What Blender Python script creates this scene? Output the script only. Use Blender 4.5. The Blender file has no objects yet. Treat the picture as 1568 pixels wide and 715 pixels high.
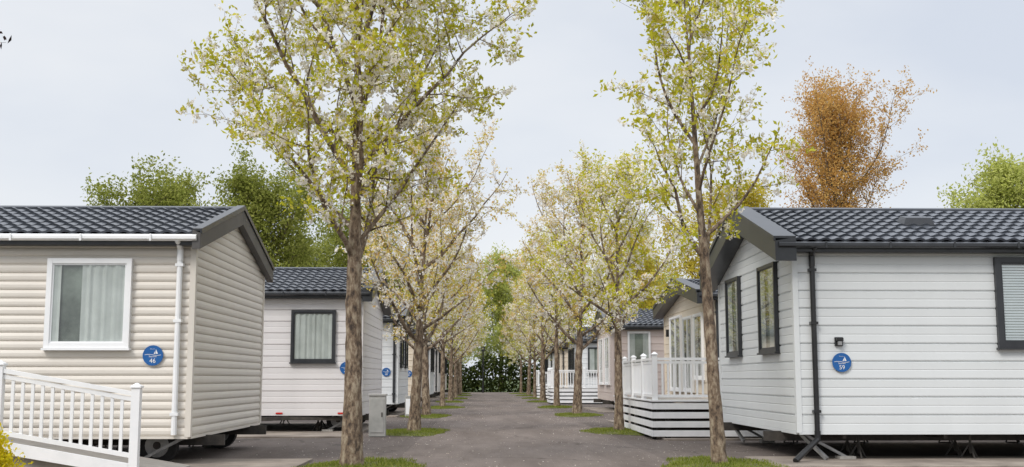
import bpy, math, random
import numpy as np
from mathutils import Vector, Matrix
R=math.radians
scene=bpy.context.scene
scene.view_settings.view_transform='Standard'
scene.view_settings.look='None'
scene.view_settings.exposure=0
COL=scene.collection

# ---------------------------------------------------------------- materials
def newmat(name):
    m=bpy.data.materials.new(name); m.use_nodes=True
    nt=m.node_tree
    b=nt.nodes['Principled BSDF']
    return m,nt,b
def N(nt,t,**kw):
    n=nt.nodes.new(t)
    for k,v in kw.items():
        if hasattr(n,k): setattr(n,k,v)
    return n
def ramp(nt,stops):
    r=nt.nodes.new('ShaderNodeValToRGB'); e=r.color_ramp.elements
    while len(e)>1: e.remove(e[0])
    e[0].position=stops[0][0]; e[0].color=(*stops[0][1],1)
    for p,c in stops[1:]:
        k=e.new(p); k.color=(*c,1)
    return r
def noisy(name,c1,c2,scale=3.0,rough=.5,bump=0.0,bscale=60,spec=.5,metal=0,detail=6,stretch=None,lo=.35,hi=.65):
    m,nt,b=newmat(name)
    tc=N(nt,'ShaderNodeTexCoord')
    src=tc.outputs['Object']
    if stretch:
        mp=N(nt,'ShaderNodeMapping'); mp.inputs['Scale'].default_value=stretch
        nt.links.new(src,mp.inputs[0]); src=mp.outputs[0]
    n=N(nt,'ShaderNodeTexNoise'); n.inputs['Scale'].default_value=scale; n.inputs['Detail'].default_value=detail
    n.inputs['Roughness'].default_value=.6
    nt.links.new(src,n.inputs['Vector'])
    r=ramp(nt,[(lo,c1),(hi,c2)])
    nt.links.new(n.outputs[0],r.inputs[0]); nt.links.new(r.outputs[0],b.inputs['Base Color'])
    b.inputs['Roughness'].default_value=rough; b.inputs['Metallic'].default_value=metal
    b.inputs['Specular IOR Level'].default_value=spec
    if bump>0:
        n2=N(nt,'ShaderNodeTexNoise'); n2.inputs['Scale'].default_value=bscale; n2.inputs['Detail'].default_value=4
        nt.links.new(src,n2.inputs['Vector'])
        bp=N(nt,'ShaderNodeBump'); bp.inputs['Strength'].default_value=bump; bp.inputs['Distance'].default_value=.02
        nt.links.new(n2.outputs[0],bp.inputs['Height']); nt.links.new(bp.outputs[0],b.inputs['Normal'])
    return m
def leafmat(name,stops,trans=.4,rough=.6):
    m=bpy.data.materials.new(name); m.use_nodes=True; nt=m.node_tree
    nt.nodes.clear()
    out=N(nt,'ShaderNodeOutputMaterial'); g=N(nt,'ShaderNodeNewGeometry')
    r=ramp(nt,stops); nt.links.new(g.outputs['Random Per Island'],r.inputs[0])
    tc=N(nt,'ShaderNodeTexCoord'); n=N(nt,'ShaderNodeTexNoise'); n.inputs['Scale'].default_value=1.3
    nt.links.new(tc.outputs['Object'],n.inputs['Vector'])
    mr=N(nt,'ShaderNodeMapRange'); mr.inputs[1].default_value=.3; mr.inputs[2].default_value=.7; mr.inputs[3].default_value=.82; mr.inputs[4].default_value=1.08
    nt.links.new(n.outputs[0],mr.inputs[0])
    mx=N(nt,'ShaderNodeVectorMath'); mx.operation='SCALE'
    nt.links.new(r.outputs[0],mx.inputs[0]); nt.links.new(mr.outputs[0],mx.inputs['Scale'])
    d=N(nt,'ShaderNodeBsdfDiffuse'); d.inputs['Roughness'].default_value=rough
    t=N(nt,'ShaderNodeBsdfTranslucent'); ms=N(nt,'ShaderNodeMixShader'); ms.inputs[0].default_value=trans
    nt.links.new(mx.outputs[0],d.inputs['Color']); nt.links.new(mx.outputs[0],t.inputs[0])
    nt.links.new(d.outputs[0],ms.inputs[1]); nt.links.new(t.outputs[0],ms.inputs[2]); nt.links.new(ms.outputs[0],out.inputs[0])
    return m
def glassmat(name,fac=.12):
    m=bpy.data.materials.new(name); m.use_nodes=True; nt=m.node_tree; nt.nodes.clear()
    out=N(nt,'ShaderNodeOutputMaterial'); t=N(nt,'ShaderNodeBsdfTransparent'); t.inputs[0].default_value=(.93,.96,.96,1)
    g=N(nt,'ShaderNodeBsdfGlossy'); g.inputs['Roughness'].default_value=.02
    lw=N(nt,'ShaderNodeLayerWeight'); lw.inputs[0].default_value=.5
    pw=N(nt,'ShaderNodeMath'); pw.operation='POWER'; pw.inputs[1].default_value=4
    nt.links.new(lw.outputs['Facing'],pw.inputs[0])
    ad=N(nt,'ShaderNodeMath'); ad.operation='ADD'; ad.inputs[1].default_value=fac; ad.use_clamp=True
    nt.links.new(pw.outputs[0],ad.inputs[0])
    ms=N(nt,'ShaderNodeMixShader'); nt.links.new(ad.outputs[0],ms.inputs[0])
    nt.links.new(t.outputs[0],ms.inputs[1]); nt.links.new(g.outputs[0],ms.inputs[2]); nt.links.new(ms.outputs[0],out.inputs[0])
    return m

def siding(name,c):
    # panel colour with very faint rain streaks and cloudy grime
    m,nt,b=newmat(name)
    tc=N(nt,'ShaderNodeTexCoord')
    mp=N(nt,'ShaderNodeMapping'); mp.inputs['Scale'].default_value=(2.2,2.2,.35); nt.links.new(tc.outputs['Object'],mp.inputs[0])
    n1=N(nt,'ShaderNodeTexNoise'); n1.inputs['Scale'].default_value=1.1; n1.inputs['Detail'].default_value=4; nt.links.new(mp.outputs[0],n1.inputs['Vector'])
    n2=N(nt,'ShaderNodeTexNoise'); n2.inputs['Scale'].default_value=.8; n2.inputs['Detail'].default_value=7; nt.links.new(tc.outputs['Object'],n2.inputs['Vector'])
    ad=N(nt,'ShaderNodeMath'); ad.operation='ADD'; nt.links.new(n1.outputs[0],ad.inputs[0]); nt.links.new(n2.outputs[0],ad.inputs[1])
    mr=N(nt,'ShaderNodeMapRange'); mr.inputs[1].default_value=.7; mr.inputs[2].default_value=1.25; mr.inputs[3].default_value=.955; mr.inputs[4].default_value=1.02
    nt.links.new(ad.outputs[0],mr.inputs[0])
    sc=N(nt,'ShaderNodeVectorMath'); sc.operation='SCALE'; sc.inputs[0].default_value=c; nt.links.new(mr.outputs[0],sc.inputs['Scale'])
    nt.links.new(sc.outputs[0],b.inputs['Base Color']); b.inputs['Roughness'].default_value=.42
    return m
M_cream=siding('siding_greige',(.67,.625,.56))
M_lilac=siding('siding_pale_grey',(.71,.685,.68))
M_grey=siding('siding_cool_grey',(.65,.67,.67))
M_cool=siding('siding_light',(.69,.71,.72))
M_sand=siding('siding_sand',(.72,.63,.51))
M_pink=siding('siding_taupe',(.60,.51,.47))
M_white=noisy('white_upvc',(.78,.79,.80),(.84,.84,.84),scale=2,rough=.35)
M_whitewood=noisy('white_painted_boards',(.74,.75,.76),(.84,.84,.85),scale=3,rough=.5)
M_dark=noisy('anthracite_trim',(.022,.024,.028),(.035,.037,.042),scale=3,rough=.35)
M_black=noisy('black_plastic',(.010,.010,.011),(.02,.02,.021),scale=3,rough=.35)
M_fascia=noisy('fascia_grey',(.055,.052,.050),(.085,.08,.078),scale=2,rough=.5)
M_roof=noisy('roof_tile_steel',(.036,.041,.052),(.062,.069,.083),scale=1.5,rough=.28)
M_steel=noisy('chassis_steel',(.025,.022,.02),(.07,.06,.05),scale=6,rough=.6)
M_galv=noisy('galvanised_steel',(.22,.22,.22),(.36,.36,.36),scale=8,rough=.45,metal=.6)
M_tyre=noisy('tyre_rubber',(.012,.012,.012),(.025,.025,.025),scale=8,rough=.8)
M_under=noisy('underfloor',(.02,.018,.016),(.04,.035,.03),scale=2,rough=.9)
M_glass=glassmat('window_glass',.13)
M_curt=noisy('curtain_cloth',(.44,.46,.43),(.58,.60,.57),scale=2,rough=.9)
M_blind=noisy('blind_slats',(.70,.76,.78),(.80,.84,.86),scale=2,rough=.6)
M_paneback=noisy('painted_pane_reflection',(.05,.065,.05),(.30,.34,.29),scale=1.1,rough=.9)  # flat window backing; dim room and green-grey reflection painted into its colour
M_red=noisy('red_reflector',(.5,.01,.01),(.6,.02,.01),scale=4,rough=.3)
M_blue=noisy('sign_blue',(.008,.09,.30),(.012,.11,.34),scale=4,rough=.3)
M_signwhite=noisy('sign_white',(.75,.75,.75),(.8,.8,.8),scale=4,rough=.4)
M_box=noisy('cabinet_grey',(.32,.32,.30),(.42,.41,.39),scale=4,rough=.6)
M_block=noisy('concrete_block',(.25,.24,.22),(.38,.36,.33),scale=8,rough=.9,bump=.3)
M_timber=noisy('deck_timber',(.24,.22,.20),(.36,.33,.29),scale=4,rough=.8,stretch=(1,8,1))

def tarmac(name,a,b):
    m,nt,bs=newmat(name)
    tc=N(nt,'ShaderNodeTexCoord')
    n1=N(nt,'ShaderNodeTexNoise'); n1.inputs['Scale'].default_value=.5; n1.inputs['Detail'].default_value=10; n1.inputs['Roughness'].default_value=.7
    mp=N(nt,'ShaderNodeMapping'); mp.inputs['Scale'].default_value=(2.2,.45,1)
    nt.links.new(tc.outputs['Object'],mp.inputs[0]); nt.links.new(mp.outputs[0],n1.inputs['Vector'])
    r1=ramp(nt,[(.34,a),(.66,b)]); nt.links.new(n1.outputs[0],r1.inputs[0])
    n2=N(nt,'ShaderNodeTexNoise'); n2.inputs['Scale'].default_value=45; n2.inputs['Detail'].default_value=3
    nt.links.new(tc.outputs['Object'],n2.inputs['Vector'])
    mr=N(nt,'ShaderNodeMapRange'); mr.inputs[1].default_value=.3; mr.inputs[2].default_value=.7; mr.inputs[3].default_value=.72; mr.inputs[4].default_value=1.28
    nt.links.new(n2.outputs[0],mr.inputs[0])
    v=N(nt,'ShaderNodeTexVoronoi'); v.feature='DISTANCE_TO_EDGE'; v.inputs['Scale'].default_value=.22
    nz=N(nt,'ShaderNodeTexNoise'); nz.inputs['Scale'].default_value=1.2; nz.inputs['Detail'].default_value=5
    nt.links.new(tc.outputs['Object'],nz.inputs['Vector'])
    ad=N(nt,'ShaderNodeVectorMath'); ad.operation='ADD'
    nt.links.new(tc.outputs['Object'],ad.inputs[0]); nt.links.new(nz.outputs['Color'],ad.inputs[1])
    nt.links.new(ad.outputs[0],v.inputs['Vector'])
    mv=N(nt,'ShaderNodeMapRange'); mv.inputs[1].default_value=0; mv.inputs[2].default_value=.008; mv.inputs[3].default_value=.55; mv.inputs[4].default_value=1
    nt.links.new(v.outputs['Distance'],mv.inputs[0])
    mu=N(nt,'ShaderNodeMath'); mu.operation='MULTIPLY'; nt.links.new(mr.outputs[0],mu.inputs[0]); nt.links.new(mv.outputs[0],mu.inputs[1])
    sc=N(nt,'ShaderNodeVectorMath'); sc.operation='SCALE'
    nt.links.new(r1.outputs[0],sc.inputs[0]); nt.links.new(mu.outputs[0],sc.inputs['Scale'])
    nt.links.new(sc.outputs[0],bs.inputs['Base Color']); bs.inputs['Roughness'].default_value=.9
    bs.inputs['Specular IOR Level'].default_value=.15
    bp=N(nt,'ShaderNodeBump'); bp.inputs['Strength'].default_value=.5; bp.inputs['Distance'].default_value=.01
    nt.links.new(n2.outputs[0],bp.inputs['Height']); nt.links.new(bp.outputs[0],bs.inputs['Normal'])
    return m
M_road=tarmac('worn_tarmac',(.122,.100,.087),(.200,.167,.148))
M_bay=tarmac('bay_tarmac',(.100,.082,.072),(.166,.139,.124))
M_slab=noisy('slab_concrete',(.17,.14,.115),(.32,.27,.225),scale=1.5,rough=.9,bump=.2,detail=9)
M_field=noisy('field_grass',(.05,.08,.02),(.09,.12,.035),scale=.6,rough=.95,bump=.5)
M_soil=noisy('lawn_soil',(.09,.10,.03),(.16,.16,.055),scale=9,rough=.95,bump=.5)

def bark(name,a,b,c):
    m,nt,bs=newmat(name)
    tc=N(nt,'ShaderNodeTexCoord'); mp=N(nt,'ShaderNodeMapping'); mp.inputs['Scale'].default_value=(1,1,.45)
    nt.links.new(tc.outputs['Object'],mp.inputs[0])
    n=N(nt,'ShaderNodeTexNoise'); n.inputs['Scale'].default_value=14; n.inputs['Detail'].default_value=8; n.inputs['Roughness'].default_value=.7
    nt.links.new(mp.outputs[0],n.inputs['Vector'])
    r=ramp(nt,[(.38,a),(.5,b),(.62,c)]); nt.links.new(n.outputs[0],r.inputs[0]); nt.links.new(r.outputs[0],bs.inputs['Base Color'])
    bs.inputs['Roughness'].default_value=.9
    bp=N(nt,'ShaderNodeBump'); bp.inputs['Strength'].default_value=1; bp.inputs['Distance'].default_value=.03
    nt.links.new(n.outputs[0],bp.inputs['Height']); nt.links.new(bp.outputs[0],bs.inputs['Normal'])
    return m
M_bark=bark('cherry_bark',(.045,.032,.024),(.18,.125,.082),(.34,.28,.20))
M_bark2=bark('bark_brown',(.07,.05,.035),(.14,.10,.07),(.22,.16,.11))
M_blossom=leafmat('blossom_petals',[(0,(.93,.87,.76)),(.5,(.97,.94,.88)),(1,(.98,.94,.90))],trans=.45)
M_leaf=leafmat('young_leaves',[(0,(.44,.45,.03)),(.45,(.63,.61,.05)),(.8,(.77,.71,.12)),(1,(.58,.44,.10))],trans=.5)
M_leafo=leafmat('coppery_young_leaves',[(0,(.54,.50,.07)),(.4,(.73,.61,.13)),(.75,(.80,.60,.22)),(1,(.68,.44,.18))],trans=.5)
M_green=leafmat('leaves_green',[(0,(.21,.24,.05)),(.5,(.33,.36,.08)),(1,(.46,.47,.13))],trans=.45)
M_lime=leafmat('leaves_lime',[(0,(.40,.44,.11)),(.5,(.53,.56,.15)),(1,(.66,.67,.25))],trans=.45)
M_copper=leafmat('leaves_copper',[(0,(.54,.30,.09)),(.5,(.68,.41,.13)),(1,(.76,.53,.20))],trans=.45)
M_gold=leafmat('leaves_gold',[(0,(.46,.38,.04)),(.5,(.60,.49,.06)),(1,(.68,.57,.11))],trans=.45)
M_purple=leafmat('leaves_dark',[(0,(.02,.014,.012)),(.5,(.04,.022,.018)),(1,(.05,.05,.02))],trans=.2)
M_hedge=leafmat('hedge_leaves',[(0,(.02,.03,.01)),(.5,(.04,.055,.015)),(1,(.09,.11,.03))],trans=.25)
M_yel=leafmat('shrub_yellow',[(0,(.55,.48,.02)),(.5,(.80,.68,.03)),(1,(.86,.72,.05))],trans=.4)
M_grass=leafmat('grass_blades',[(0,(.12,.16,.02)),(.5,(.21,.26,.045)),(1,(.36,.36,.10))],trans=.35)
M_petal=leafmat('petal_litter',[(0,(.5,.42,.34)),(.5,(.7,.62,.55)),(1,(.8,.75,.7))],trans=.1)

# ---------------------------------------------------------------- mesh helpers
def empty(name,loc=(0,0,0)):
    e=bpy.data.objects.new(name,None); e.location=loc; COL.objects.link(e); return e
class MB:
    def __init__(s): s.v=[];s.f=[];s.m=[]
    def face(s,pts,mi=0):
        i=len(s.v); s.v.extend([tuple(p) for p in pts]); s.f.append(tuple(range(i,i+len(pts)))); s.m.append(mi)
    def hexa(s,p,mi=0):
        i=len(s.v); s.v.extend([tuple(q) for q in p])
        for q in ((0,3,2,1),(4,5,6,7),(0,1,5,4),(1,2,6,5),(2,3,7,6),(3,0,4,7)):
            s.f.append(tuple(i+k for k in q)); s.m.append(mi)
    def box(s,mp,u0,u1,w0,w1,z0,z1,mi=0):
        s.hexa([mp(u0,w0,z0),mp(u1,w0,z0),mp(u1,w1,z0),mp(u0,w1,z0),mp(u0,w0,z1),mp(u1,w0,z1),mp(u1,w1,z1),mp(u0,w1,z1)],mi)
    def bar(s,a,b,t,mi=0,t2=None,n=4):
        a=Vector(a);b=Vector(b);d=(b-a).normalized()
        up=Vector((0,0,1)) if abs(d.z)<.95 else Vector((0,1,0))
        x=d.cross(up).normalized(); y=x.cross(d)
        t2=t if t2 is None else t2
        i=len(s.v)
        for p in (a,b):
            for k in range(n):
                an=2*math.pi*(k+.5)/n; rr=1/math.cos(math.pi/n)/2
                s.v.append(tuple(p+x*math.cos(an)*t*rr+y*math.sin(an)*t2*rr))
        for k in range(n):
            s.f.append((i+k,i+(k+1)%n,i+n+(k+1)%n,i+n+k)); s.m.append(mi)
        s.f.append(tuple(i+k for k in range(n))[::-1]); s.m.append(mi)
        s.f.append(tuple(i+n+k for k in range(n))); s.m.append(mi)
    def build(s,name,mats,parent=None,smooth=False,bevel=0,loc=None):
        me=bpy.data.meshes.new(name); me.from_pydata(s.v,[],s.f)
        for m in mats: me.materials.append(m)
        me.polygons.foreach_set('material_index',s.m)
        if smooth: me.polygons.foreach_set('use_smooth',[True]*len(s.f))
        me.update()
        o=bpy.data.objects.new(name,me); COL.objects.link(o)
        if parent: o.parent=parent
        if loc: o.location=loc
        if bevel:
            b=o.modifiers.new('bevel','BEVEL'); b.width=bevel; b.segments=2; b.limit_method='ANGLE'
        return o
world=lambda u,w,z:(u,w,z)

def npmesh(name,V,F4,mat,parent=None,loc=None):
    me=bpy.data.meshes.new(name); nv=len(V); nf=len(F4)
    me.vertices.add(nv); me.vertices.foreach_set('co',V.astype(np.float32).ravel())
    me.loops.add(nf*4); me.loops.foreach_set('vertex_index',F4.astype(np.int32).ravel())
    me.polygons.add(nf); me.polygons.foreach_set('loop_start',np.arange(0,nf*4,4,dtype=np.int32))
    me.materials.append(mat); me.update(calc_edges=True); me.validate()
    o=bpy.data.objects.new(name,me); COL.objects.link(o)
    if parent: o.parent=parent
    if loc is not None: o.location=loc
    return o
def leaf_quads(rng,P,size,aspect=.5,jit=.05,updir=None,bend=.25):
    n=len(P); C=P+rng.normal(0,jit,(n,3))
    D=rng.normal(0,1,(n,3))
    if updir is not None: D=D+np.array(updir)
    D/=np.linalg.norm(D,axis=1)[:,None]
    Q=rng.normal(0,1,(n,3)); S=np.cross(D,Q); S/=np.linalg.norm(S,axis=1)[:,None]+1e-9
    Nn=np.cross(D,S)
    L=(size*rng.uniform(.65,1.3,n))[:,None]; W=L*aspect*.5
    v0=C; v2=C+D*L+Nn*L*bend*.3; v1=C+D*L*.5+S*W-Nn*L*bend*.2; v3=C+D*L*.5-S*W-Nn*L*bend*.2
    V=np.stack([v0,v1,v2,v3],1).reshape(-1,3)
    F=np.arange(n*4).reshape(n,4)
    return V,F

# ---------------------------------------------------------------- trees
def nrm(v): return v/ (np.linalg.norm(v)+1e-9)
def path(rng,p,d,L,n,wob,up):
    pts=[p.copy()]; d=d.copy()
    for i in range(n):
        d=nrm(d+rng.normal(0,wob,3)+np.array([0,0,up])); p=p+d*L/n; pts.append(p.copy())
    return np.array(pts)
def tube(mb,pts,r0,r1,n,flare=0,rough=0,rng=None,rfun=None):
    i0=len(mb.v); K=len(pts)
    for k in range(K):
        d=nrm(pts[min(k+1,K-1)]-pts[max(k-1,0)])
        a=np.array([1,0,0]) if abs(d[0])<.8 else np.array([0,1,0])
        x=nrm(np.cross(d,a)); y=np.cross(d,x)
        t=k/(K-1); r=rfun(t) if rfun else r0+(r1-r0)*t
        if flare: r*=1+flare*math.exp(-t*20)
        for j in range(n):
            an=2*math.pi*j/n
            rr=r*(1+(rng.normal(0,rough) if rough else 0))
            mb.v.append(tuple(pts[k]+x*math.cos(an)*rr+y*math.sin(an)*rr))
    for k in range(K-1):
        for j in range(n):
            mb.f.append((i0+k*n+j,i0+k*n+(j+1)%n,i0+(k+1)*n+(j+1)%n,i0+(k+1)*n+j)); mb.m.append(0)
def at(pts,t):
    x=t*(len(pts)-1); i=min(int(x),len(pts)-2); f=x-i
    return pts[i]*(1-f)+pts[i+1]*f, nrm(pts[i+1]-pts[i])
def tree(name,seed,H,zf,prof,r_tr,nl,ang=(55,25),n2=8,n3=5,tw=.4,lean=(0,0),up1=.08,ds=.05,
         leaf=(.06,3),blos=(.03,4),mleaf=None,mbark=None,jit=.04,sides=10,wob=.12,loc=(0,0,0),limb_r=.42,l2f=.42,updir=(0,0,.5),aspect=.5,pb=.55,pl=.62,crook=.010,cl=.028,az0=None):
    rng=np.random.default_rng(seed)
    mb=MB(); nodes=[];tt=[]
    def addnodes(pts,t0,t1,w0=0,w1=1):
        L=np.sum(np.linalg.norm(np.diff(pts,axis=0),axis=1))*(t1-t0)
        k=int(L/ds+rng.random())
        for q in range(k):
            t=t0+(t1-t0)*(q+rng.random())/k
            p,_=at(pts,min(t,.999)); nodes.append(p); tt.append(w0+(w1-w0)*t)
        nodes.append(pts[-1]); tt.append(1)
    nk=16
    tp=[np.array([0,0,-.05])]
    for k in range(1,nk+1):
        t=k/nk; tp.append(np.array([lean[0]*t+rng.normal(0,crook*H*(1.3 if t*H>zf else .6)/7*.9),lean[1]*t+rng.normal(0,crook*H*(1.3 if t*H>zf else .6)/7*.9),H*t]))
    tp=np.array(tp)
    dense=np.array([at(tp,min(t,.999))[0] for t in np.linspace(0,1,64)])
    for _ in range(2): dense[1:-1]=(dense[:-2]+dense[1:-1]*2+dense[2:])/4
    tf=zf/H
    rf=lambda t: r_tr*(1-.20*min(1,t/tf)) if t<tf else r_tr*(.80*(1-(t-tf)/(1-tf))**1.5*.85+.12*(1-min(1,(t-tf)*9))+.035)
    tube(mb,dense,0,0,sides+4,flare=.45,rough=.035,rng=rng,rfun=rf)
    addnodes(tp,.70,1,.4,1)
    az=rng.random()*6.28 if az0 is None else az0
    for i in range(nl):
        f=i/(nl-1)
        z=zf+(H*.93-zf)*f**1.1
        t0=z/H; p,_=at(dense,t0)
        az+=2.4+rng.normal(0,.35)
        a=R(ang[0]+(ang[1]-ang[0])*f+rng.normal(0,6))
        d=np.array([math.cos(az)*math.sin(a),math.sin(az)*math.sin(a),math.cos(a)])
        rad=prof(min(1,(z-zf)/(H-zf)+.12))*rng.uniform(.78,1.12)
        L=rad/math.sin(a)*1.02
        L=min(L,(H*1.04-z)/max(.3,math.cos(a)))
        rl=r_tr*limb_r*(1-f*.62)*(.7+.4*rng.random())
        lp=path(rng,p,d,L,9,wob*.8,up1)
        tube(mb,lp,rl,rl*.12,7)
        addnodes(lp,.2,1,0,1)
        m2=max(3,int(n2*(L/ (prof(.4)/math.sin(R(45))))))
        for j in range(m2):
            t=.12+.84*(j+rng.random()*.8)/m2
            q,dd=at(lp,min(t,.98))
            pr=nrm(np.cross(dd,rng.normal(0,1,3)))
            d2=nrm(dd*rng.uniform(.4,1.0)+pr*.9+np.array([0,0,.08]))
            L2=L*l2f*(1.05-.60*t)*rng.uniform(.55,1.2)
            p2=path(rng,q,d2,L2,6,wob,up1*.9)
            r2=max(.0035,rl*.36*(1-.6*t)); tube(mb,p2,r2,r2*.25,4)
            addnodes(p2,.05,1,.1,1)
            for k in range(n3):
                t3=.12+.85*(k+rng.random())/n3
                q3,d3=at(p2,min(t3,.98))
                pr=nrm(np.cross(d3,rng.normal(0,1,3)))
                dd3=nrm(d3*.7+pr*.8+np.array([0,0,.1]))
                p3=path(rng,q3,dd3,tw*rng.uniform(.4,1.2),3,wob,up1)
                tube(mb,p3,max(.0025,r2*.35),.0018,3)
                addnodes(p3,0,1,.3,1)
    P=np.array(nodes); T=np.array(tt)
    root=empty(name,loc)
    mb.build('trunk_and_limbs',[mbark or M_bark],root,smooth=True)
    if blos:
        hasb=rng.random(len(T))<pb*(1.25-.60*T)
        hasl=rng.random(len(T))<np.where(T>.97,1,pl*(.45+.65*T))
        kl=rng.poisson(leaf[1],len(T))*hasl
        kb=rng.poisson(blos[1],len(T))*hasb
    else:
        kl=rng.poisson(leaf[1]*np.ones(len(T)))
    PL=np.repeat(P,kl,axis=0)
    V,F=leaf_quads(rng,PL,leaf[0],aspect,jit,updir=updir)
    npmesh('leaves',V,F,mleaf or M_leaf,root)
    nb=0
    if blos:
        off=P+rng.normal(0,.03,P.shape)
        PB=np.repeat(off,kb,axis=0); nb=len(PB)
        V,F=leaf_quads(rng,PB,blos[0],1.0,cl,bend=.5)
        npmesh('blossom',V,F,M_blossom,root)
    print(name,len(P),'leaves',len(PL),'blossom',nb)
    return root
def copytree(src,name,loc,rot=0,sc=1,scz=None):
    e=empty(name,loc); e.rotation_euler=(0,0,rot); e.scale=(sc,sc,scz or sc)
    for c in src.children:
        o=bpy.data.objects.new(c.name.split('.')[0],c.data); COL.objects.link(o); o.parent=e
    return e
def interp(xs,ys): return lambda t: float(np.interp(t,xs,ys))

# ---------------------------------------------------------------- caravans
ROUND=[(0,0),(.10,.015),(.28,.022),(.6,.022),(.84,.014),(1,0)]
LAP=[(0,.024),(.05,.026),(.42,.022),(.46,.018),(.50,.023),(.88,.024),(.91,.004),(.95,.004)]
def wall(mb,mp,u0,u1,zb,ze,zr,prof,pitch,mi=0):
    top=zr if zr else ze
    zs=[]; z=zb
    while z<top:
        for t,o in prof:
            zz=z+t*pitch
            if zz<top: zs.append((zz,o))
        z+=pitch
    zs.append((top-.001,zs[-1][1]))
    out=[zs[0]]
    for a,b in zip(zs[:-1],zs[1:]):
        if a[0]<ze<b[0]:
            f=(ze-a[0])/(b[0]-a[0]); out.append((ze,a[1]+(b[1]-a[1])*f))
        out.append(b)
    um=(u0+u1)/2
    def span(z):
        if z<=ze or not zr: return u0,u1
        f=(z-ze)/(zr-ze); return u0+(um-u0)*f,u1-(u1-um)*f
    for a,b in zip(out[:-1],out[1:]):
        if b[0]-a[0]<1e-6 and abs(b[1]-a[1])<1e-6: continue
        s0=span(a[0]); s1=span(b[0])
        mb.face([mp(s0[0],a[1],a[0]),mp(s0[1],a[1],a[0]),mp(s1[1],b[1],b[0]),mp(s1[0],b[1],b[0])],mi)
def roofslope(mb,xa,xb,E,Rg,mi=0,du=.04,rowp=.33,wave=.20):
    E=Vector((0,)+E); G=Vector((0,)+Rg); d=(G-E); Ls=d.length; d.normalize()
    n=Vector((0,-d.z,d.y)) if d.y>0 else Vector((0,d.z,-d.y))
    if n.z<0: n=-n
    us=np.arange(xa,xb+du*.5,du); rows=[]
    s=0
    while s<Ls-.01:
        for t,h in ((0,.0),(0.001,.034),(.45,.022),(.985,.006)):
            ss=s+t*rowp
            if ss<=Ls: rows.append((ss,h))
        s+=rowp
    rows.append((Ls,.006))
    i0=len(mb.v); nu=len(us)
    for ss,h in rows:
        for u in us:
            w=.5+.5*math.sin(2*math.pi*u/wave); hh=h+.034*w**.7
            p=E+d*ss+n*hh; mb.v.append((float(u),p.y,p.z))
    for r in range(len(rows)-1):
        for k in range(nu-1):
            a=i0+r*nu+k; mb.f.append((a,a+1,a+nu+1,a+nu)); mb.m.append(mi)
def window(mb,mp,u0,u1,z0,z1,fm,fw=.055,mull=(),curt=((0,.35),(.5,1)),blind=False,proud=.09,trans=None):
    b=.028
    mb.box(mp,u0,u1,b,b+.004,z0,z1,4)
    mb.box(mp,u0,u0+fw,0,proud,z0,z1,fm); mb.box(mp,u1-fw,u1,0,proud,z0,z1,fm)
    mb.box(mp,u0+fw,u1-fw,0,proud-.003,z0,z0+fw,fm); mb.box(mp,u0+fw,u1-fw,0,proud-.003,z1-fw,z1,fm)
    g=.022
    mb.box(mp,u0+fw,u0+fw+g,.03,proud-.02,z0+fw,z1-fw,fm); mb.box(mp,u1-fw-g,u1-fw,.03,proud-.02,z0+fw,z1-fw,fm)
    mb.box(mp,u0+fw+g,u1-fw-g,.03,proud-.022,z0+fw,z0+fw+g,fm); mb.box(mp,u0+fw+g,u1-fw-g,.03,proud-.022,z1-fw-g,z1-fw,fm)
    mb.box(mp,u0-.02,u1+.02,.0,proud+.025,z0-.03,z0-.002,fm)
    for m in mull:
        uc=u0+(u1-u0)*m; mb.box(mp,uc-fw*.45,uc+fw*.45,.03,proud-.005,z0+fw,z1-fw,fm)
    if trans:
        zt=z0+(z1-z0)*trans; mb.box(mp,u0+fw,u1-fw,.03,proud-.008,zt-.025,zt+.025,fm)
    mb.face([mp(u0+fw*.5,.066,z0+fw*.5),mp(u1-fw*.5,.066,z0+fw*.5),mp(u1-fw*.5,.066,z1-fw*.5),mp(u0+fw*.5,.066,z1-fw*.5)],2)
    if blind:
        z=z0+fw+g
        while z<z1-fw-g-.03:
            mb.face([mp(u0+fw+g,.044,z),mp(u1-fw-g,.044,z),mp(u1-fw-g,.052,z+.030),mp(u0+fw+g,.052,z+.030)],5); z+=.04
    else:
        rng=random.Random(int(abs(u0*1000)+abs(z0*77)))
        for c0,c1 in curt:
            a=u0+fw+(u1-u0-2*fw)*c0; e=u0+fw+(u1-u0-2*fw)*c1
            k=max(3,int((e-a)/.012)); ph=rng.random()*6; prev=None
            for q in range(k+1):
                u=a+(e-a)*q/k
                w=.048+.010*math.sin(u*2*math.pi/.13+ph+1.6*math.sin(u*7+ph))+.003*math.sin(u*90+ph)
                if prev: mb.face([mp(prev[0],prev[1],z0+fw*.6),mp(u,w,z0+fw*.6),mp(u,w,z1-fw*.6),mp(prev[0],prev[1],z1-fw*.6)],3)
                prev=(u,w)
WM=[M_white,M_dark,M_glass,M_curt,M_paneback,M_blind]
def wheel(mb,c,r,w):
    n=24
    for rr,ww,mi in ((r,w,2),(r*.62,w*1.06,3),(r*.2,w*1.16,0)):
        i=len(mb.v)
        for s in (-1,1):
            for k in range(n):
                a=2*math.pi*k/n; mb.v.append((c[0]+math.cos(a)*rr,c[1]+s*ww/2,c[2]+math.sin(a)*rr))
        for k in range(n):
            mb.f.append((i+k,i+(k+1)%n,i+n+(k+1)%n,i+n+k)); mb.m.append(mi)
        mb.f.append(tuple(i+k for k in range(n))); mb.m.append(mi); mb.f.append(tuple(i+n+k for k in range(n))); mb.m.append(mi)
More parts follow.
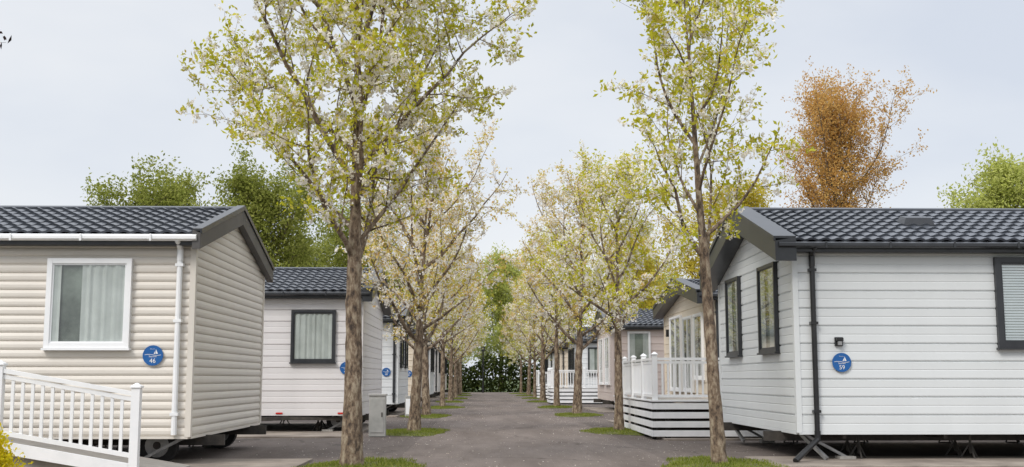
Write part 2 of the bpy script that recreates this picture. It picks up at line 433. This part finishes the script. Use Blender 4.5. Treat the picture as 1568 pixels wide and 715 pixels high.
def jack(mb,x,y,zt):
    mb.bar((x,y,.10),(x,y,zt),.035,0,n=8)
    for k in range(3):
        a=k*2.094+.5; mb.bar((x,y,zt*.62),(x+math.cos(a)*.15,y+math.sin(a)*.15,.02),.022,0)
        mb.bar((x+math.cos(a)*.15,y+math.sin(a)*.15,.02),(x+math.cos(a+2.094)*.15,y+math.sin(a+2.094)*.15,.02),.018,0)
    mb.box(world,x-.05,x+.05,y-.05,y+.05,zt-.02,zt-.001,0)
def caravan(s,x0,xf,y0,y1,zb=.42,ze=3.15,zr=3.82,side=M_cream,prof=LAP,pitch=.26,gutter=M_dark,fascia=M_dark,fh=.24,ovx=.25,
            corner=None,fw=(),ew=(),pipe=None,pipemat=None,detail=True,vents=(),doors=()):
    root=empty('static_caravan',(0,0,0))
    xa,xb=min(x0,xf),max(x0,xf); ym=(y0+y1)/2; sl=(zr-ze)/(ym-y0)
    F=lambda u,w,z:(u,y0-w,z); Bk=lambda u,w,z:(u,y1+w,z); E=lambda u,w,z:(x0+s*w,u,z); E2=lambda u,w,z:(xf-s*w,u,z)
    mb=MB()
    wall(mb,F,xa,xb,zb,ze,None,prof,pitch); wall(mb,Bk,xa,xb,zb,ze,None,prof,pitch)
    wall(mb,E,y0,y1,zb,ze,zr-.02,prof,pitch); wall(mb,E2,y0,y1,zb,ze,zr-.02,prof,pitch)
    mb.build('walls',[side],root)
    ov=.22; zE=ze-sl*ov+.02
    xr=x0+s*(ovx-.05); ra,rb=min(xr,xf-s*.2),max(xr,xf-s*.2)
    mb=MB()
    roofslope(mb,ra,rb,(y0-ov,zE+.05),(ym,zr+.07)); roofslope(mb,ra,rb,(y1+ov,zE+.05),(ym,zr+.07))
    mb.face([(ra,y0-ov,zE+.03),(rb,y0-ov,zE+.03),(rb,ym,zr+.045),(ra,ym,zr+.045)]); mb.face([(ra,y1+ov,zE+.03),(rb,y1+ov,zE+.03),(rb,ym,zr+.045),(ra,ym,zr+.045)])
    mb.bar((ra,ym,zr+.095),(rb,ym,zr+.095),.16,0,.09,n=8)
    for vx,vt in vents:
        yv=ym-(ym-y0)*vt; zv=zr+.09-sl*(ym-yv)
        mb.hexa([(vx-.26,yv-.16,zv-.05),(vx+.26,yv-.16,zv-.05),(vx+.26,yv+.16,zv+.06),(vx-.26,yv+.16,zv+.06),
                 (vx-.20,yv-.12,zv+.10),(vx+.20,yv-.12,zv+.10),(vx+.20,yv+.12,zv+.16),(vx-.20,yv+.12,zv+.16)],1)
    mb.build('roof_tiles',[M_roof,M_dark],root)
    mb=MB()
    mb.box(F,ra,rb,0.03,ov,zE-.10,zE+.0,0)
    mb.box(Bk,ra,rb,0.03,ov,zE-.10,zE+.0,0)
    mb.bar((ra,y0-ov-.05,zE),(rb,y0-ov-.05,zE),.10,1,.085,n=6)
    mb.bar((ra,y1+ov+.05,zE),(rb,y1+ov+.05,zE),.10,1,.085,n=6)
    for (ya,sg) in ((y0-ov-.06,1),(y1+ov+.06,-1)):
        X0=x0+s*.028; X1=x0+s*ovx
        P=[(ya,zE-fh+.06),(ym,zr-fh+.06),(ym,zr+.13),(ya,zE+.10)]
        mb.hexa([(X0,P[0][0],P[0][1]),(X1,P[0][0],P[0][1]),(X1,P[1][0],P[1][1]),(X0,P[1][0],P[1][1]),
                 (X0,P[3][0],P[3][1]),(X1,P[3][0],P[3][1]),(X1,P[2][0],P[2][1]),(X0,P[2][0],P[2][1])],2)
        Xe=x0+s*(ovx+.022)
        mb.hexa([(X0,P[3][0],P[3][1]+.002),(Xe,P[3][0],P[3][1]-.05),(Xe,P[2][0],P[2][1]-.05),(X0,P[2][0],P[2][1]+.002),
                 (X0,P[3][0],P[3][1]+.03),(Xe,P[3][0],P[3][1]+.03),(Xe,P[2][0],P[2][1]+.03),(X0,P[2][0],P[2][1]+.03)],0)
    if detail:
        x=xa+.4
        while x<xb:
            mb.box(F,x-.015,x+.015,ov+.1,ov+.115,zE-.055,zE+.045,1); x+=.95
    mb.build('fascia_and_gutter',[M_dark,gutter,fascia],root,bevel=.006 if detail else 0)
    mb=MB(); cm=corner or side
    mb.box(F,x0-.045 if s>0 else x0-.035,x0+.035 if s>0 else x0+.045,-.02,.036,zb-.01,ze-.05,0)
    mb.box(E,y0+.001,y0+.06,.0,.034,zb-.008,ze,0)
    mb.box(E,y1-.06,y1+.03,.0,.036,zb-.008,ze,0)
    mb.box(F,xa,xb,-.02,.03,zb-.035,zb+.0,0); mb.box(E,y0+.04,y1-.03,-.02,.031,zb-.036,zb-.001,0)
    if pipe is not None:
        px=pipe
        mb.bar((px,y0-.075,zE-.02),(px,y0-.075,zb+.02 if s>0 else zb-.02),.075,1,n=10)
        mb.bar((px,y0-ov-.05,zE-.02),(px,y0-.075,zE-.14),.07,1,n=10)
        for z in (zb+.3,(zb+ze)/2+.2,ze-.4): mb.box(F,px-.055,px+.055,.02,.118,z-.02,z+.02,1)
        mb.bar((px,y0-.075,zE-.14),(px,y0-.075,zE-.3),.085,1,n=10)
    mb.build('corner_trim_and_downpipe',[cm,pipemat or gutter],root)
    mb=MB()
    for k in fw: window(mb,F,**k)
    for k in ew: window(mb,E,**k)
    if mb.v: mb.build('windows',WM,root)
    mb=MB()
    mb.box(world,xa+.03,xb-.03,y0+.03,y1-.03,zb-.02,zb+.05,1)
    for yy in (y0+.9,y1-.9): mb.box(world,xa-(0 if s>0 else .3),xb+(.3 if s>0 else 0),yy-.03,yy+.03,zb-.17,zb-.022,0)
    x=xa+.7
    while x<xb: mb.box(world,x-.025,x+.025,y0+.1,y1-.1,zb-.10,zb-.021,0); x+=1.5
    wx=x0-s*.55
    if s>0:
        for yy in (y0+.55,y1-.55): wheel(mb,(wx,yy,.27),.27,.17)
    for k in range(5):
        xx=x0-s*(1.1+k*1.45)
        for yy in (y0+.35,y0+.9,y1-.6): jack(mb,xx+.12*math.sin(k*3+yy),yy,zb-.02)
    for yy in (y0+.25,y1-.35,):
        mb.bar((x0-s*.1,yy,zb-.02),(x0+s*-.75,yy+.0,.06),.06,3,.04); mb.box(world,x0-s*.75-.12,x0-s*.75+.12,yy-.12,yy+.12,.004,.07,4)
    mb.build('chassis_and_jacks',[M_steel,M_under,M_tyre,M_galv,M_block],root)
    return root

def sign(x,y,z,num,r=.14):
    n=40; mb=MB()
    ring=[(math.cos(2*math.pi*k/n),math.sin(2*math.pi*k/n)) for k in range(n)]
    mb.face([(a*r,-.012,b*r) for a,b in ring],0)
    for k in range(n):
        a=ring[k]; b=ring[(k+1)%n]
        mb.face([(a[0]*r,0,a[1]*r),(b[0]*r,0,b[1]*r),(b[0]*r,-.012,b[1]*r),(a[0]*r,-.012,a[1]*r)],0)
    mb.face([(.28*r,-.015,.16*r),(.50*r,-.015,.16*r),(.28*r,-.015,.64*r)],1)
    mb.face([(.24*r,-.015,.16*r),(.24*r,-.015,.46*r),(.08*r,-.015,.16*r)],1)
    pts=[(-.8+1.6*k/12, .06+.05*math.sin(k/12*6.28)) for k in range(13)]
    for a,b in zip(pts[:-1],pts[1:]): mb.face([(a[0]*r,-.015,(a[1]-.02)*r),(b[0]*r,-.015,(b[1]-.02)*r),(b[0]*r,-.015,(b[1]+.02)*r),(a[0]*r,-.015,(a[1]+.02)*r)],1)
    o=mb.build('pitch_number_sign',[M_blue,M_signwhite]); o.location=(x,y,z)
    for txt,sz,dz,dx in ((str(num),r*.62,-.72,0),('Seaview',r*.24,-.17,0),('Welcome',r*.12,.60,-.05)):
        c=bpy.data.curves.new('sign_text','FONT'); c.body=txt; c.size=sz; c.align_x='CENTER'
        t=bpy.data.objects.new('number_text',c); COL.objects.link(t); c.materials.append(M_signwhite)
        t.parent=o; t.location=(dx*r,-.016,dz*r); t.rotation_euler=(R(90),0,0)
    return o

W=dict
caravan(1,-4.02,-13.5,16,21,ze=3.17,zr=3.84,side=M_cream,prof=ROUND,pitch=.118,gutter=M_white,fascia=M_fascia,fh=.22,ovx=.14,corner=M_cream,
        fw=[W(u0=-6.02,u1=-4.86,z0=1.62,z1=2.86,fm=0,fw=.07,curt=((0,.12),(.40,1))),W(u0=-9.4,u1=-8.2,z0=1.62,z1=2.86,fm=0)],pipe=-4.2,pipemat=M_white)
sign(-4.53,15.96,1.52,46)
caravan(1,-2.72,-11.5,26,31,ze=3.14,zr=3.82,side=M_lilac,fw=[W(u0=-4.3,u1=-3.3,z0=1.57,z1=2.74,fm=1,curt=((0.03,.97),)),W(u0=-8,u1=-7,z0=1.57,z1=2.74,fm=1)],pipe=-2.80)
sign(-3.05,25.96,1.44,47)
for k,(yy,c,nn) in enumerate(((37.5,M_cool,48),(49,M_sand,49),(60.5,M_cool,50),(72,M_lilac,51),(84,M_cream,52))):
    caravan(1,-2.75,-11,yy,yy+5,side=c,pipe=-2.85,detail=False,fw=[W(u0=-5.2,u1=-4.2,z0=1.57,z1=2.74,fm=1)],
            ew=[W(u0=yy+.9,u1=yy+1.9,z0=1.6,z1=2.9,fm=1),W(u0=yy+3.1,u1=yy+4.1,z0=1.6,z1=2.9,fm=1)])
    sign(-3.1,yy-.04,1.42,nn)
rc=caravan(-1,4.63,14.5,16.8,22.1,zb=.43,ze=3.2,zr=4.0,side=M_grey,fh=.30,ovx=.34,
        ew=[W(u0=17.65,u1=18.75,z0=1.62,z1=3.02,fm=1,curt=((0,.4),(.7,1))),W(u0=20.2,u1=21.25,z0=1.62,z1=3.02,fm=1,curt=((0,.3),(.6,1)))],
        fw=[W(u0=7.62,u1=9.3,z0=1.66,z1=3.0,fm=1,fw=.085,blind=True)],pipe=4.88,pipemat=M_black,vents=((6.95,.55),(11,.55)))
sign(5.28,16.755,1.44,59)
mb=MB(); F=lambda u,w,z:(u,16.8-w,z)
mb.box(F,5.19,5.31,.026,.06,1.68,1.81,0); mb.box(F,5.20,5.30,.06,.12,1.755,1.80,0); mb.box(F,5.22,5.28,.06,.11,1.69,1.75,1)
mb.build('wall_light',[M_black,M_galv],rc,bevel=.004)
mb=MB(); mb.bar((4.88,16.72,.45),(4.88,16.72,.30),.085,0,n=10); mb.bar((4.88,16.72,.33),(4.43,16.3,.05),.08,0,n=10)
mb.bar((4.72,17.1,.41),(5.0,16.7,.05),.05,1,.05); mb.bar((4.68,21.6,.41),(4.75,20.9,.08),.05,1,.05)
mb.build('drain_pipe_and_steady',[M_black,M_galv],rc)

r2=caravan(-1,5.2,14,26.2,32.4,zb=.6,ze=3.12,zr=3.62,side=M_sand,fh=.26,ovx=.3,detail=False,pipe=5.4,
        ew=[W(u0=29.5,u1=31.2,z0=.9,z1=2.85,fm=0,mull=(.5,),curt=((.1,.4),(.6,.9))),W(u0=27.9,u1=29.2,z0=.9,z1=2.75,fm=0,mull=(.5,),curt=((0,.4),)),W(u0=26.6,u1=27.7,z0=1.2,z1=2.75,fm=0)])
mb=MB(); F=lambda u,w,z:(5.2-w,u,z)
mb.box(F,31.45,31.57,.026,.12,2.35,2.55,0); mb.build('wall_light',[M_black],r2)
caravan(-1,4.85,13,42.5,47.8,side=M_pink,detail=False,pipe=5.0,fw=[W(u0=5.4,u1=6.25,z0=1.3,z1=2.95,fm=0,curt=((0,.3),(.7,1)))],
        ew=[W(u0=43.2,u1=44.6,z0=1.0,z1=2.8,fm=0,mull=(.5,)),W(u0=45.4,u1=46.8,z0=1.0,z1=2.8,fm=0,mull=(.5,))])
for yy,c in ((58.5,M_cool),(70,M_sand),(82,M_cool)):
    caravan(-1,4.8,13,yy,yy+5,side=c,detail=False,pipe=4.95,fw=[W(u0=5.4,u1=6.3,z0=1.4,z1=2.8,fm=1)],
            ew=[W(u0=yy+.8,u1=yy+2.1,z0=1.0,z1=2.8,fm=1,mull=(.5,)),W(u0=yy+3,u1=yy+4.2,z0=1.0,z1=2.8,fm=1,mull=(.5,))])

# ---------------------------------------------------------------- decks
def railing(mb,a,b,za,zb_,h=.82,sp=.115,posts=True):
    a=Vector(a);b=Vector(b);L=(b-a).length;d=(b-a)/L
    A=Vector((a.x,a.y,za));B=Vector((b.x,b.y,zb_))
    up=Vector((0,0,1))
    mb.bar(A+up*h,B+up*h,.075,0,.05); mb.bar(A+up*(h-.07),B+up*(h-.07),.04,0,.05); mb.bar(A+up*.10,B+up*.10,.04,0,.055)
    n=int(L/sp)
    for k in range(1,n):
        p=A+(B-A)*(k/n); mb.bar(p+up*.11,p+up*(h-.06),.038,0,.026)
def post(mb,x,y,z0,z1,t=.10):
    mb.box(world,x-t/2,x+t/2,y-t/2,y+t/2,z0,z1,0)
    mb.box(world,x-t/2-.015,x+t/2+.015,y-t/2-.015,y+t/2+.015,z1,z1+.02,0)
    c=t/2+.01; mb.hexa([(x-c,y-c,z1+.02),(x+c,y-c,z1+.02),(x+c,y+c,z1+.02),(x-c,y+c,z1+.02)]+[(x-.01,y-.01,z1+.06),(x+.01,y-.01,z1+.06),(x+.01,y+.01,z1+.06),(x-.01,y+.01,z1+.06)],0)
def deck(x0,x1,y0,y1,zt=.76,h=.84):
    root=empty('veranda_deck')
    mb=MB()
    y=y0+.02
    while y<y1-.1: mb.box(world,x0+.02,x1,y,y+.135,zt-.03,zt,0); y+=.142
    mb.build('deck_boards',[M_timber],root)
    mb=MB(); z=.06
    gap=.055; hb=(zt-.04-.06-gap*3)/4
    while z<zt-.05:
        mb.box(world,x0-.0,x1,y0-.025,y0,z,z+hb,0); mb.box(world,x0-.025,x0-.001,y0,y1,z,z+hb,0); z+=hb+gap
    mb.box(world,x0-.04,x1,y0-.045,y0+.01,zt-.01,zt+.025,0); mb.box(world,x0-.045,x0+.01,y0+.012,y1,zt-.009,zt+.024,0)
    mb.build('skirting_boards',[M_whitewood],root,bevel=.003)
    mb=MB(); x=x0+.3
    while x<x1: mb.box(world,x-.05,x+.05,y0+.02,y0+.12,.0,zt-.04,0); x+=1.1
    y=y0+.3
    while y<y1: mb.box(world,x0+.02,x0+.1,y-.05,y+.05,.0,zt-.04,0); y+=1.1
    mb.box(world,x0+.3,x1-.05,y0+.5,y0+.55,0,zt-.05,0); mb.box(world,x0+.5,x0+.55,y0+.6,y1,0,zt-.05,0)  # dark sheets behind the skirting gaps, imitating shade under the deck
    mb.build('joists_and_shade_sheets',[M_under],root)
    mb=MB()
    nx=max(1,round((x1-x0)/1.6)); ny=max(1,round((y1-y0)/1.75))
    for k in range(nx+1): post(mb,x0+(x1-x0)*k/nx+(.05 if k==0 else 0),y0+.05,zt+.002,zt+h+.08)
    for k in range(1,ny+1): post(mb,x0+.05,y0+(y1-y0)*k/ny,zt+.002,zt+h+.08)
    for k in range(nx): railing(mb,(x0+(x1-x0)*k/nx+.09,y0+.05,0),(x0+(x1-x0)*(k+1)/nx-.04,y0+.05,0),zt,zt,h)
    for k in range(ny): railing(mb,(x0+.05,y0+(y1-y0)*k/ny+.1,0),(x0+.05,y0+(y1-y0)*(k+1)/ny-.05,0),zt,zt,h)
    mb.build('balustrade',[M_white],root)
    return root
deck(3.42,7.4,23,29.5)
deck(3.3,6.5,55,57.8)
deck(3.4,4.5,70,74)

# ramp at left
root=empty('access_ramp')
mb=MB()
zr=lambda x: .16+( -4.3-x)*.165
for (xa,xb) in ((-4.3,-6.0),(-6.0,-7.7),(-7.7,-9.4)):
    railing(mb,(xb+.05,14.5,0),(xa-.05,14.5,0),zr(xb),zr(xa),h=.86,sp=.118)
for x in (-4.3,-6.0,-7.7,-9.4): post(mb,x,14.5,max(.0,zr(x)-.16),zr(x)+.93,.105)
mb.build('handrail_and_pickets',[M_white],root)
mb=MB()
mb.hexa([(-9.4,14.46,zr(-9.4)-.12),(-4.36,14.46,zr(-4.3)-.14),(-4.36,14.54,zr(-4.3)-.14),(-9.4,14.54,zr(-9.4)-.12),(-9.4,14.46,zr(-9.4)+.05),(-4.36,14.46,zr(-4.3)+.0),(-4.36,14.54,zr(-4.3)+.0),(-9.4,14.54,zr(-9.4)+.05)],0)
mb.build('side_board',[M_whitewood],root)
mb=MB()
mb.hexa([(-9.4,14.56,.0),(-3.9,14.56,.0),(-3.9,15.7,.0),(-9.4,15.7,.0),(-9.4,14.56,zr(-9.4)),(-3.9,14.56,.05),(-3.9,15.7,.05),(-9.4,15.7,zr(-9.4))],0)
mb.build('ramp_surface',[M_timber],root)

mb=MB()
mb.box(world,-.17,.17,-.13,.13,0,.84,0); mb.box(world,-.19,.19,-.15,.15,.84,.88,0); mb.box(world,-.14,.14,-.142,-.131,.08,.78,0); mb.box(world,.09,.115,-.155,-.143,.40,.50,1)
mb.build('utility_cabinet',[M_box,M_steel],bevel=.008,loc=(-2.18,24.3,.01))
mb=MB()
mb.box(world,-.12,.12,-.10,.10,0,.62,0); mb.box(world,-.13,.13,-.11,.11,.62,.66,0); mb.box(world,-.09,.09,-.112,-.101,.08,.56,1)
mb.build('utility_cabinet',[M_box,M_white],bevel=.008,loc=(-2.3,36.6,.01))
mb=MB(); F=lambda u,w,z:(u,26-w,z)
mb.box(F,-3.22,-3.05,.031,.045,.42,.455,0); mb.box(F,-4.6,-4.45,.031,.045,.42,.455,0)
mb.build('caravan_reflector',[M_red])
mb=MB()
mb.bar((-4.3,25.9,.33),(-6.2,24.9,.28),.08,0); mb.bar((-7.9,25.9,.33),(-6.2,24.9,.28),.08,0); mb.bar((-4.3,25.9,.33),(-2.9,26.2,.3),.07,0)
mb.bar((-6.2,24.9,.28),(-6.2,24.6,.3),.09,0); mb.bar((-6.2,24.9,.3),(-6.2,24.9,.02),.05,0,n=8)
mb.build('tow_hitch_frame',[M_steel])
mb=MB(); mb.bar((0,0,0),(0,0,3.6),.13,0,n=10); mb.bar((0,0,3.6),(0,0,3.9),.30,0,n=8); mb.bar((0,0,3.9),(0,0,4.0),.4,0,n=8); mb.bar((0,0,0),(0,0,.6),.2,0,n=10)
mb.build('lamp_post',[M_black],loc=(.1,101,0))

# ---------------------------------------------------------------- ground
def sheet(name,x0,x1,y0,y1,z,mat,loc=None):
    mb=MB(); mb.face([(x0,y0,z),(x1,y0,z),(x1,y1,z),(x0,y1,z)]); return mb.build(name,[mat])
sheet('ground',-900,900,-300,1500,-.008,M_field)
sheet('parking_bays_tarmac',-20,20,-12,104,-.004,M_bay)
sheet('road',-1.25,2.75,-12,104,.0,M_road)
def slab(x0,x1,y0,y1):
    mb=MB(); mb.box(world,x0,x1,y0,y1,-.02,.03,0); mb.build('concrete_slab',[M_slab],bevel=.008)
slab(-14,-2.5,13.6,17.3); slab(-14,-2.7,23.9,31.5)
for yy in (36.8,48.3,60,71.5): slab(-12,-2.7,yy,yy+6)
slab(4.0,15,15.6,17.6); slab(3.6,15,22.7,33)
for yy in (41.8,57.5,69.5): slab(4.2,15,yy,yy+6)

# ---------------------------------------------------------------- cherry trees
A=tree('cherry_tree',15,8.8,2.65,interp([0,.12,.3,.55,.8,1],[1.3,2.05,2.3,2.25,1.8,.7]),.126,25,ang=(47,25),n2=11,n3=5,tw=.40,
       lean=(-.05,0),leaf=(.080,7),blos=(.048,11),loc=(-1.74,15.7,0),ds=.15,limb_r=.40,jit=.045,pb=.62,pl=.62)
B=tree('cherry_tree',23,8.0,2.6,interp([0,.12,.3,.5,.7,1],[1.4,2.05,2.0,1.75,1.15,.35]),.092,15,ang=(54,32),n2=8,n3=4,tw=.36,
       lean=(-.42,0),leaf=(.080,7.5),blos=(.047,10),loc=(3.27,15.9,0),ds=.16,limb_r=.42,jit=.045,pb=.50,pl=.72)
C=tree('cherry_tree',37,6.5,1.85,interp([0,.12,.3,.55,.8,1],[1.7,2.3,2.4,2.2,1.4,.4]),.125,18,ang=(60,30),n2=8,n3=5,tw=.40,
       leaf=(.082,5),blos=(.056,9),mleaf=M_leafo,loc=(-1.52,26,0),ds=.17,limb_r=.48,jit=.06,cl=.035,pb=.58,pl=.62,lean=(.3,0))
D=tree('cherry_tree',41,6.0,2.1,interp([0,.12,.3,.55,.8,1],[1.4,1.9,1.9,1.6,1.0,.3]),.10,15,ang=(56,30),n2=8,n3=5,tw=.38,
       leaf=(.082,5.5),blos=(.056,9),loc=(3.12,26.2,0),ds=.17,limb_r=.45,jit=.06,cl=.035,pb=.56,pl=.64)
rg=random.Random(4)
spots=[(-1.7,15.7),(3.27,15.9),(-1.52,26),(3.12,26.2)]
y=37.5
k=0
while y<100:
    for sx in (-1.7,3.25):
        src=(C,D)[ (k+(sx>0)+k//2) %2 ]
        xx=sx+rg.uniform(-.12,.12); yy=y+rg.uniform(-.7,.7)+(.8 if sx>0 else 0)
        copytree(src,'cherry_tree',(xx,yy,0),rg.random()*6.28,rg.uniform(1.0,1.18)); spots.append((xx,yy)); k+=1
    y+=11

# grass islands
def island(seed):
    rng=np.random.default_rng(seed); mb=MB(); n=40; ph=rng.random(4)*6.28
    rr=lambda a:1+.13*math.sin(2*a+ph[0])+.11*math.sin(3*a+ph[1])+.08*math.sin(7*a+ph[2])
    ring=[(.85*rr(a)*math.cos(a),1.5*rr(a)*math.sin(a)) for a in [2*math.pi*k/n for k in range(n)]]
    mb.v.append((0,0,.045))
    for s,z in ((.6,.03),(1,.003)):
        for q in ring: mb.v.append((q[0]*s,q[1]*s,z))
    for k in range(n):
        mb.f.append((0,1+k,1+(k+1)%n)); mb.m.append(0)
        mb.f.append((1+k,1+n+k,1+n+(k+1)%n,1+(k+1)%n)); mb.m.append(0)
    me_o=mb.build('soil',[M_soil])
    m=6500; a=rng.random(m)*6.2832; s=np.sqrt(rng.random(m))
    rad=np.array([rr(q) for q in a])
    P=np.stack([.92*rad*np.cos(a)*s,1.6*rad*np.sin(a)*s,np.interp(s,[0,.6,1],[.045,.03,.0])],1)
    keep=(np.sin(P[:,0]*6+ph[3])*np.sin(P[:,1]*5)+rng.normal(0,.6,m))>-.6; P=P[keep]
    V,F=leaf_quads(rng,P,.055,.16,0,updir=(0,0,1.6))
    V[:,2]=np.maximum(V[:,2],0.002)
    g=npmesh('grass',V,F,M_grass)
    return me_o,g
I=[island(5),island(9)]
for i,(x,yv) in enumerate(spots):
    e=empty('grass_island',(x,yv,0)); e.rotation_euler=(0,0,rg.uniform(-.2,.2)+(3.14 if i%3==0 else 0)); sc=rg.uniform(.85,1.05); e.scale=(sc,sc,1)
    for o in I[i%2]:
        q=bpy.data.objects.new(o.name.split('.')[0],o.data); COL.objects.link(q); q.parent=e
for t in I:
    for o in t: bpy.data.objects.remove(o)
rng=np.random.default_rng(3); m=7500
P=np.zeros((m,3)); P[:,1]=rng.uniform(13,80,m); side=rng.random(m)<.5
P[:,0]=np.where(side,-1.6,3.2)+rng.normal(0,1.2,m); P[:,2]=.012
V,F=leaf_quads(rng,P,.030,.8,0); V[:,2]=.006+np.abs(V[:,2]-.012)*.25
npmesh('fallen_petals',V,F,M_petal)

# ---------------------------------------------------------------- background trees
G=tree('willow_tree',51,15,2,interp([0,.15,.4,.7,1],[4.0,5.2,5.6,4.8,2.0]),.28,24,ang=(62,25),n2=10,n3=7,tw=1.4,leaf=(.28,6.0),blos=None,mleaf=M_green,mbark=M_bark2,
       jit=.27,ds=.50,loc=(-20.3,72,0),updir=(0,0,0),limb_r=.36)
G.scale=(.86,.86,.82)
copytree(G,'willow_tree',(-12.6,64,0),2.5,.78,.76); copytree(G,'willow_tree',(-8,74,0),4,.72)
copytree(G,'willow_tree',(-9,112,0),.4,.72); copytree(G,'willow_tree',(-17,108,0),.4,.85)
H_=tree('maple_tree',61,14,1.2,interp([0,.15,.4,.7,1],[4.6,5.6,5.4,4.3,1.7]),.26,26,ang=(66,25),n2=10,n3=7,tw=1.2,leaf=(.26,6.5),blos=None,mleaf=M_lime,mbark=M_bark2,
       jit=.28,ds=.50,loc=(37.4,80,0),updir=(0,0,0),limb_r=.36)
H_.scale=(1.12,1.12,1.10)
copytree(H_,'maple_tree',(2,122,0),1,.95); copytree(H_,'maple_tree',(8,114,0),2,.86); copytree(H_,'maple_tree',(-4,116,0),3,.82); copytree(H_,'maple_tree',(15,112,0),5,.85)
copytree(H_,'maple_tree',(12,90,0),.7,.72); copytree(H_,'maple_tree',(-9.5,92,0),1.7,.72)
K=tree('copper_poplar_tree',71,18.8,3.6,interp([0,.15,.4,.65,.85,1],[2.8,4.1,4.6,4.2,2.8,.9]),.36,34,ang=(42,16),n2=12,n3=6,tw=1.1,leaf=(.17,3.4),blos=None,mleaf=M_copper,mbark=M_bark2,
       jit=.13,ds=.30,loc=(20.5,65,0),updir=(0,0,.3),up1=.10,limb_r=.34)
K.scale=(.92,.92,.90)
J=tree('golden_willow_tree',81,12.5,1.6,interp([0,.15,.4,.7,1],[3.8,4.9,5.0,3.9,1.5]),.26,22,ang=(62,28),n2=10,n3=7,tw=1.3,leaf=(.22,5.5),blos=None,mleaf=M_gold,mbark=M_bark2,
       jit=.24,ds=.42,loc=(13.2,60,0),updir=(0,0,-.3),limb_r=.36)
J.scale=(.85,.85,.80)
copytree(J,'golden_willow_tree',(10,76,0),2,.80)
tree('purple_plum_tree',91,4.8,2.6,interp([0,.3,.6,1],[.5,1.0,1.05,.5]),.07,10,ang=(60,35),n2=6,n3=4,tw=.25,leaf=(.075,2.5),blos=None,mleaf=M_purple,mbark=M_bark2,
     jit=.04,ds=.05,loc=(-5.52,10.2,-.15))
rng=np.random.default_rng(8); m=26000
P=np.stack([rng.uniform(-24,26,m),rng.uniform(105,107.5,m),rng.random(m)],1)
P[:,2]*=2.9+.5*np.sin(P[:,0]*.9)+.35*np.sin(P[:,0]*2.3+1)
V,F=leaf_quads(rng,P,.28,.7,.12)
npmesh('hedge',V,F,M_hedge)
rng=np.random.default_rng(12); m=5000
a=rng.normal(0,1,(m,3)); a/=np.linalg.norm(a,axis=1)[:,None]; a*= (rng.random(m)**.3)[:,None]; a[:,2]=np.abs(a[:,2])
nz=1+.15*np.sin(a[:,0]*7)+.12*np.sin(a[:,1]*9+1)
P=a*np.array([.55,.5,.72])*nz[:,None]
V,F=leaf_quads(rng,P,.05,.6,.02,updir=(0,0,.6))
npmesh('yellow_shrub',V,F,M_yel,loc=(-5.72,13.2,0))

# ---------------------------------------------------------------- light and sky
w=bpy.data.worlds.new('World'); scene.world=w; w.use_nodes=True; nt=w.node_tree; nt.nodes.clear()
out=N(nt,'ShaderNodeOutputWorld')
sky=N(nt,'ShaderNodeTexSky'); sky.sky_type='NISHITA'; sky.sun_disc=False; sky.sun_elevation=R(42); sky.sun_rotation=R(220)
b1=N(nt,'ShaderNodeBackground'); b1.inputs[1].default_value=.1; nt.links.new(sky.outputs[0],b1.inputs[0])
tc=N(nt,'ShaderNodeTexCoord'); sp=N(nt,'ShaderNodeSeparateXYZ'); nt.links.new(tc.outputs['Generated'],sp.inputs[0])
mr=N(nt,'ShaderNodeMapRange'); mr.inputs[1].default_value=.33; mr.inputs[2].default_value=1; mr.inputs[3].default_value=1.0; mr.inputs[4].default_value=2.7
nt.links.new(sp.outputs['Z'],mr.inputs[0])
n=N(nt,'ShaderNodeTexNoise'); n.inputs['Scale'].default_value=1.7; n.inputs['Detail'].default_value=5; n.inputs['Roughness'].default_value=.5
mp=N(nt,'ShaderNodeMapping'); mp.inputs['Scale'].default_value=(1,1,2.4); mp.inputs['Location'].default_value=(.35,.2,.1)
nt.links.new(tc.outputs['Generated'],mp.inputs[0]); nt.links.new(mp.outputs[0],n.inputs['Vector'])
r=ramp(nt,[(.36,(.72,.77,.86)),(.5,(.83,.865,.92)),(.62,(.92,.935,.96))])
nt.links.new(n.outputs[0],r.inputs[0])
sc=N(nt,'ShaderNodeVectorMath'); sc.operation='SCALE'; nt.links.new(r.outputs[0],sc.inputs[0]); nt.links.new(mr.outputs[0],sc.inputs['Scale'])
b2=N(nt,'ShaderNodeBackground'); nt.links.new(sc.outputs[0],b2.inputs[0]); b2.inputs[1].default_value=1
ms=N(nt,'ShaderNodeMixShader'); ms.inputs[0].default_value=.9
nt.links.new(b1.outputs[0],ms.inputs[1]); nt.links.new(b2.outputs[0],ms.inputs[2]); nt.links.new(ms.outputs[0],out.inputs[0])
ld=bpy.data.lights.new('sun','SUN'); ld.energy=2.0; ld.angle=R(18); ld.color=(1,.95,.89)
lo=bpy.data.objects.new('sun',ld); COL.objects.link(lo)
sv=Vector((-.46,-.58,.67)); lo.rotation_euler=(-sv).to_track_quat('-Z','Y').to_euler()

cd=bpy.data.cameras.new('camera'); co=bpy.data.objects.new('camera',cd); COL.objects.link(co)
cd.sensor_width=36; cd.lens=36*1750/1568; cd.clip_end=3000; cd.clip_start=.1
co.location=(0,0,1.2); co.rotation_euler=(R(90+7.25),0,R(-1.5))
scene.camera=co
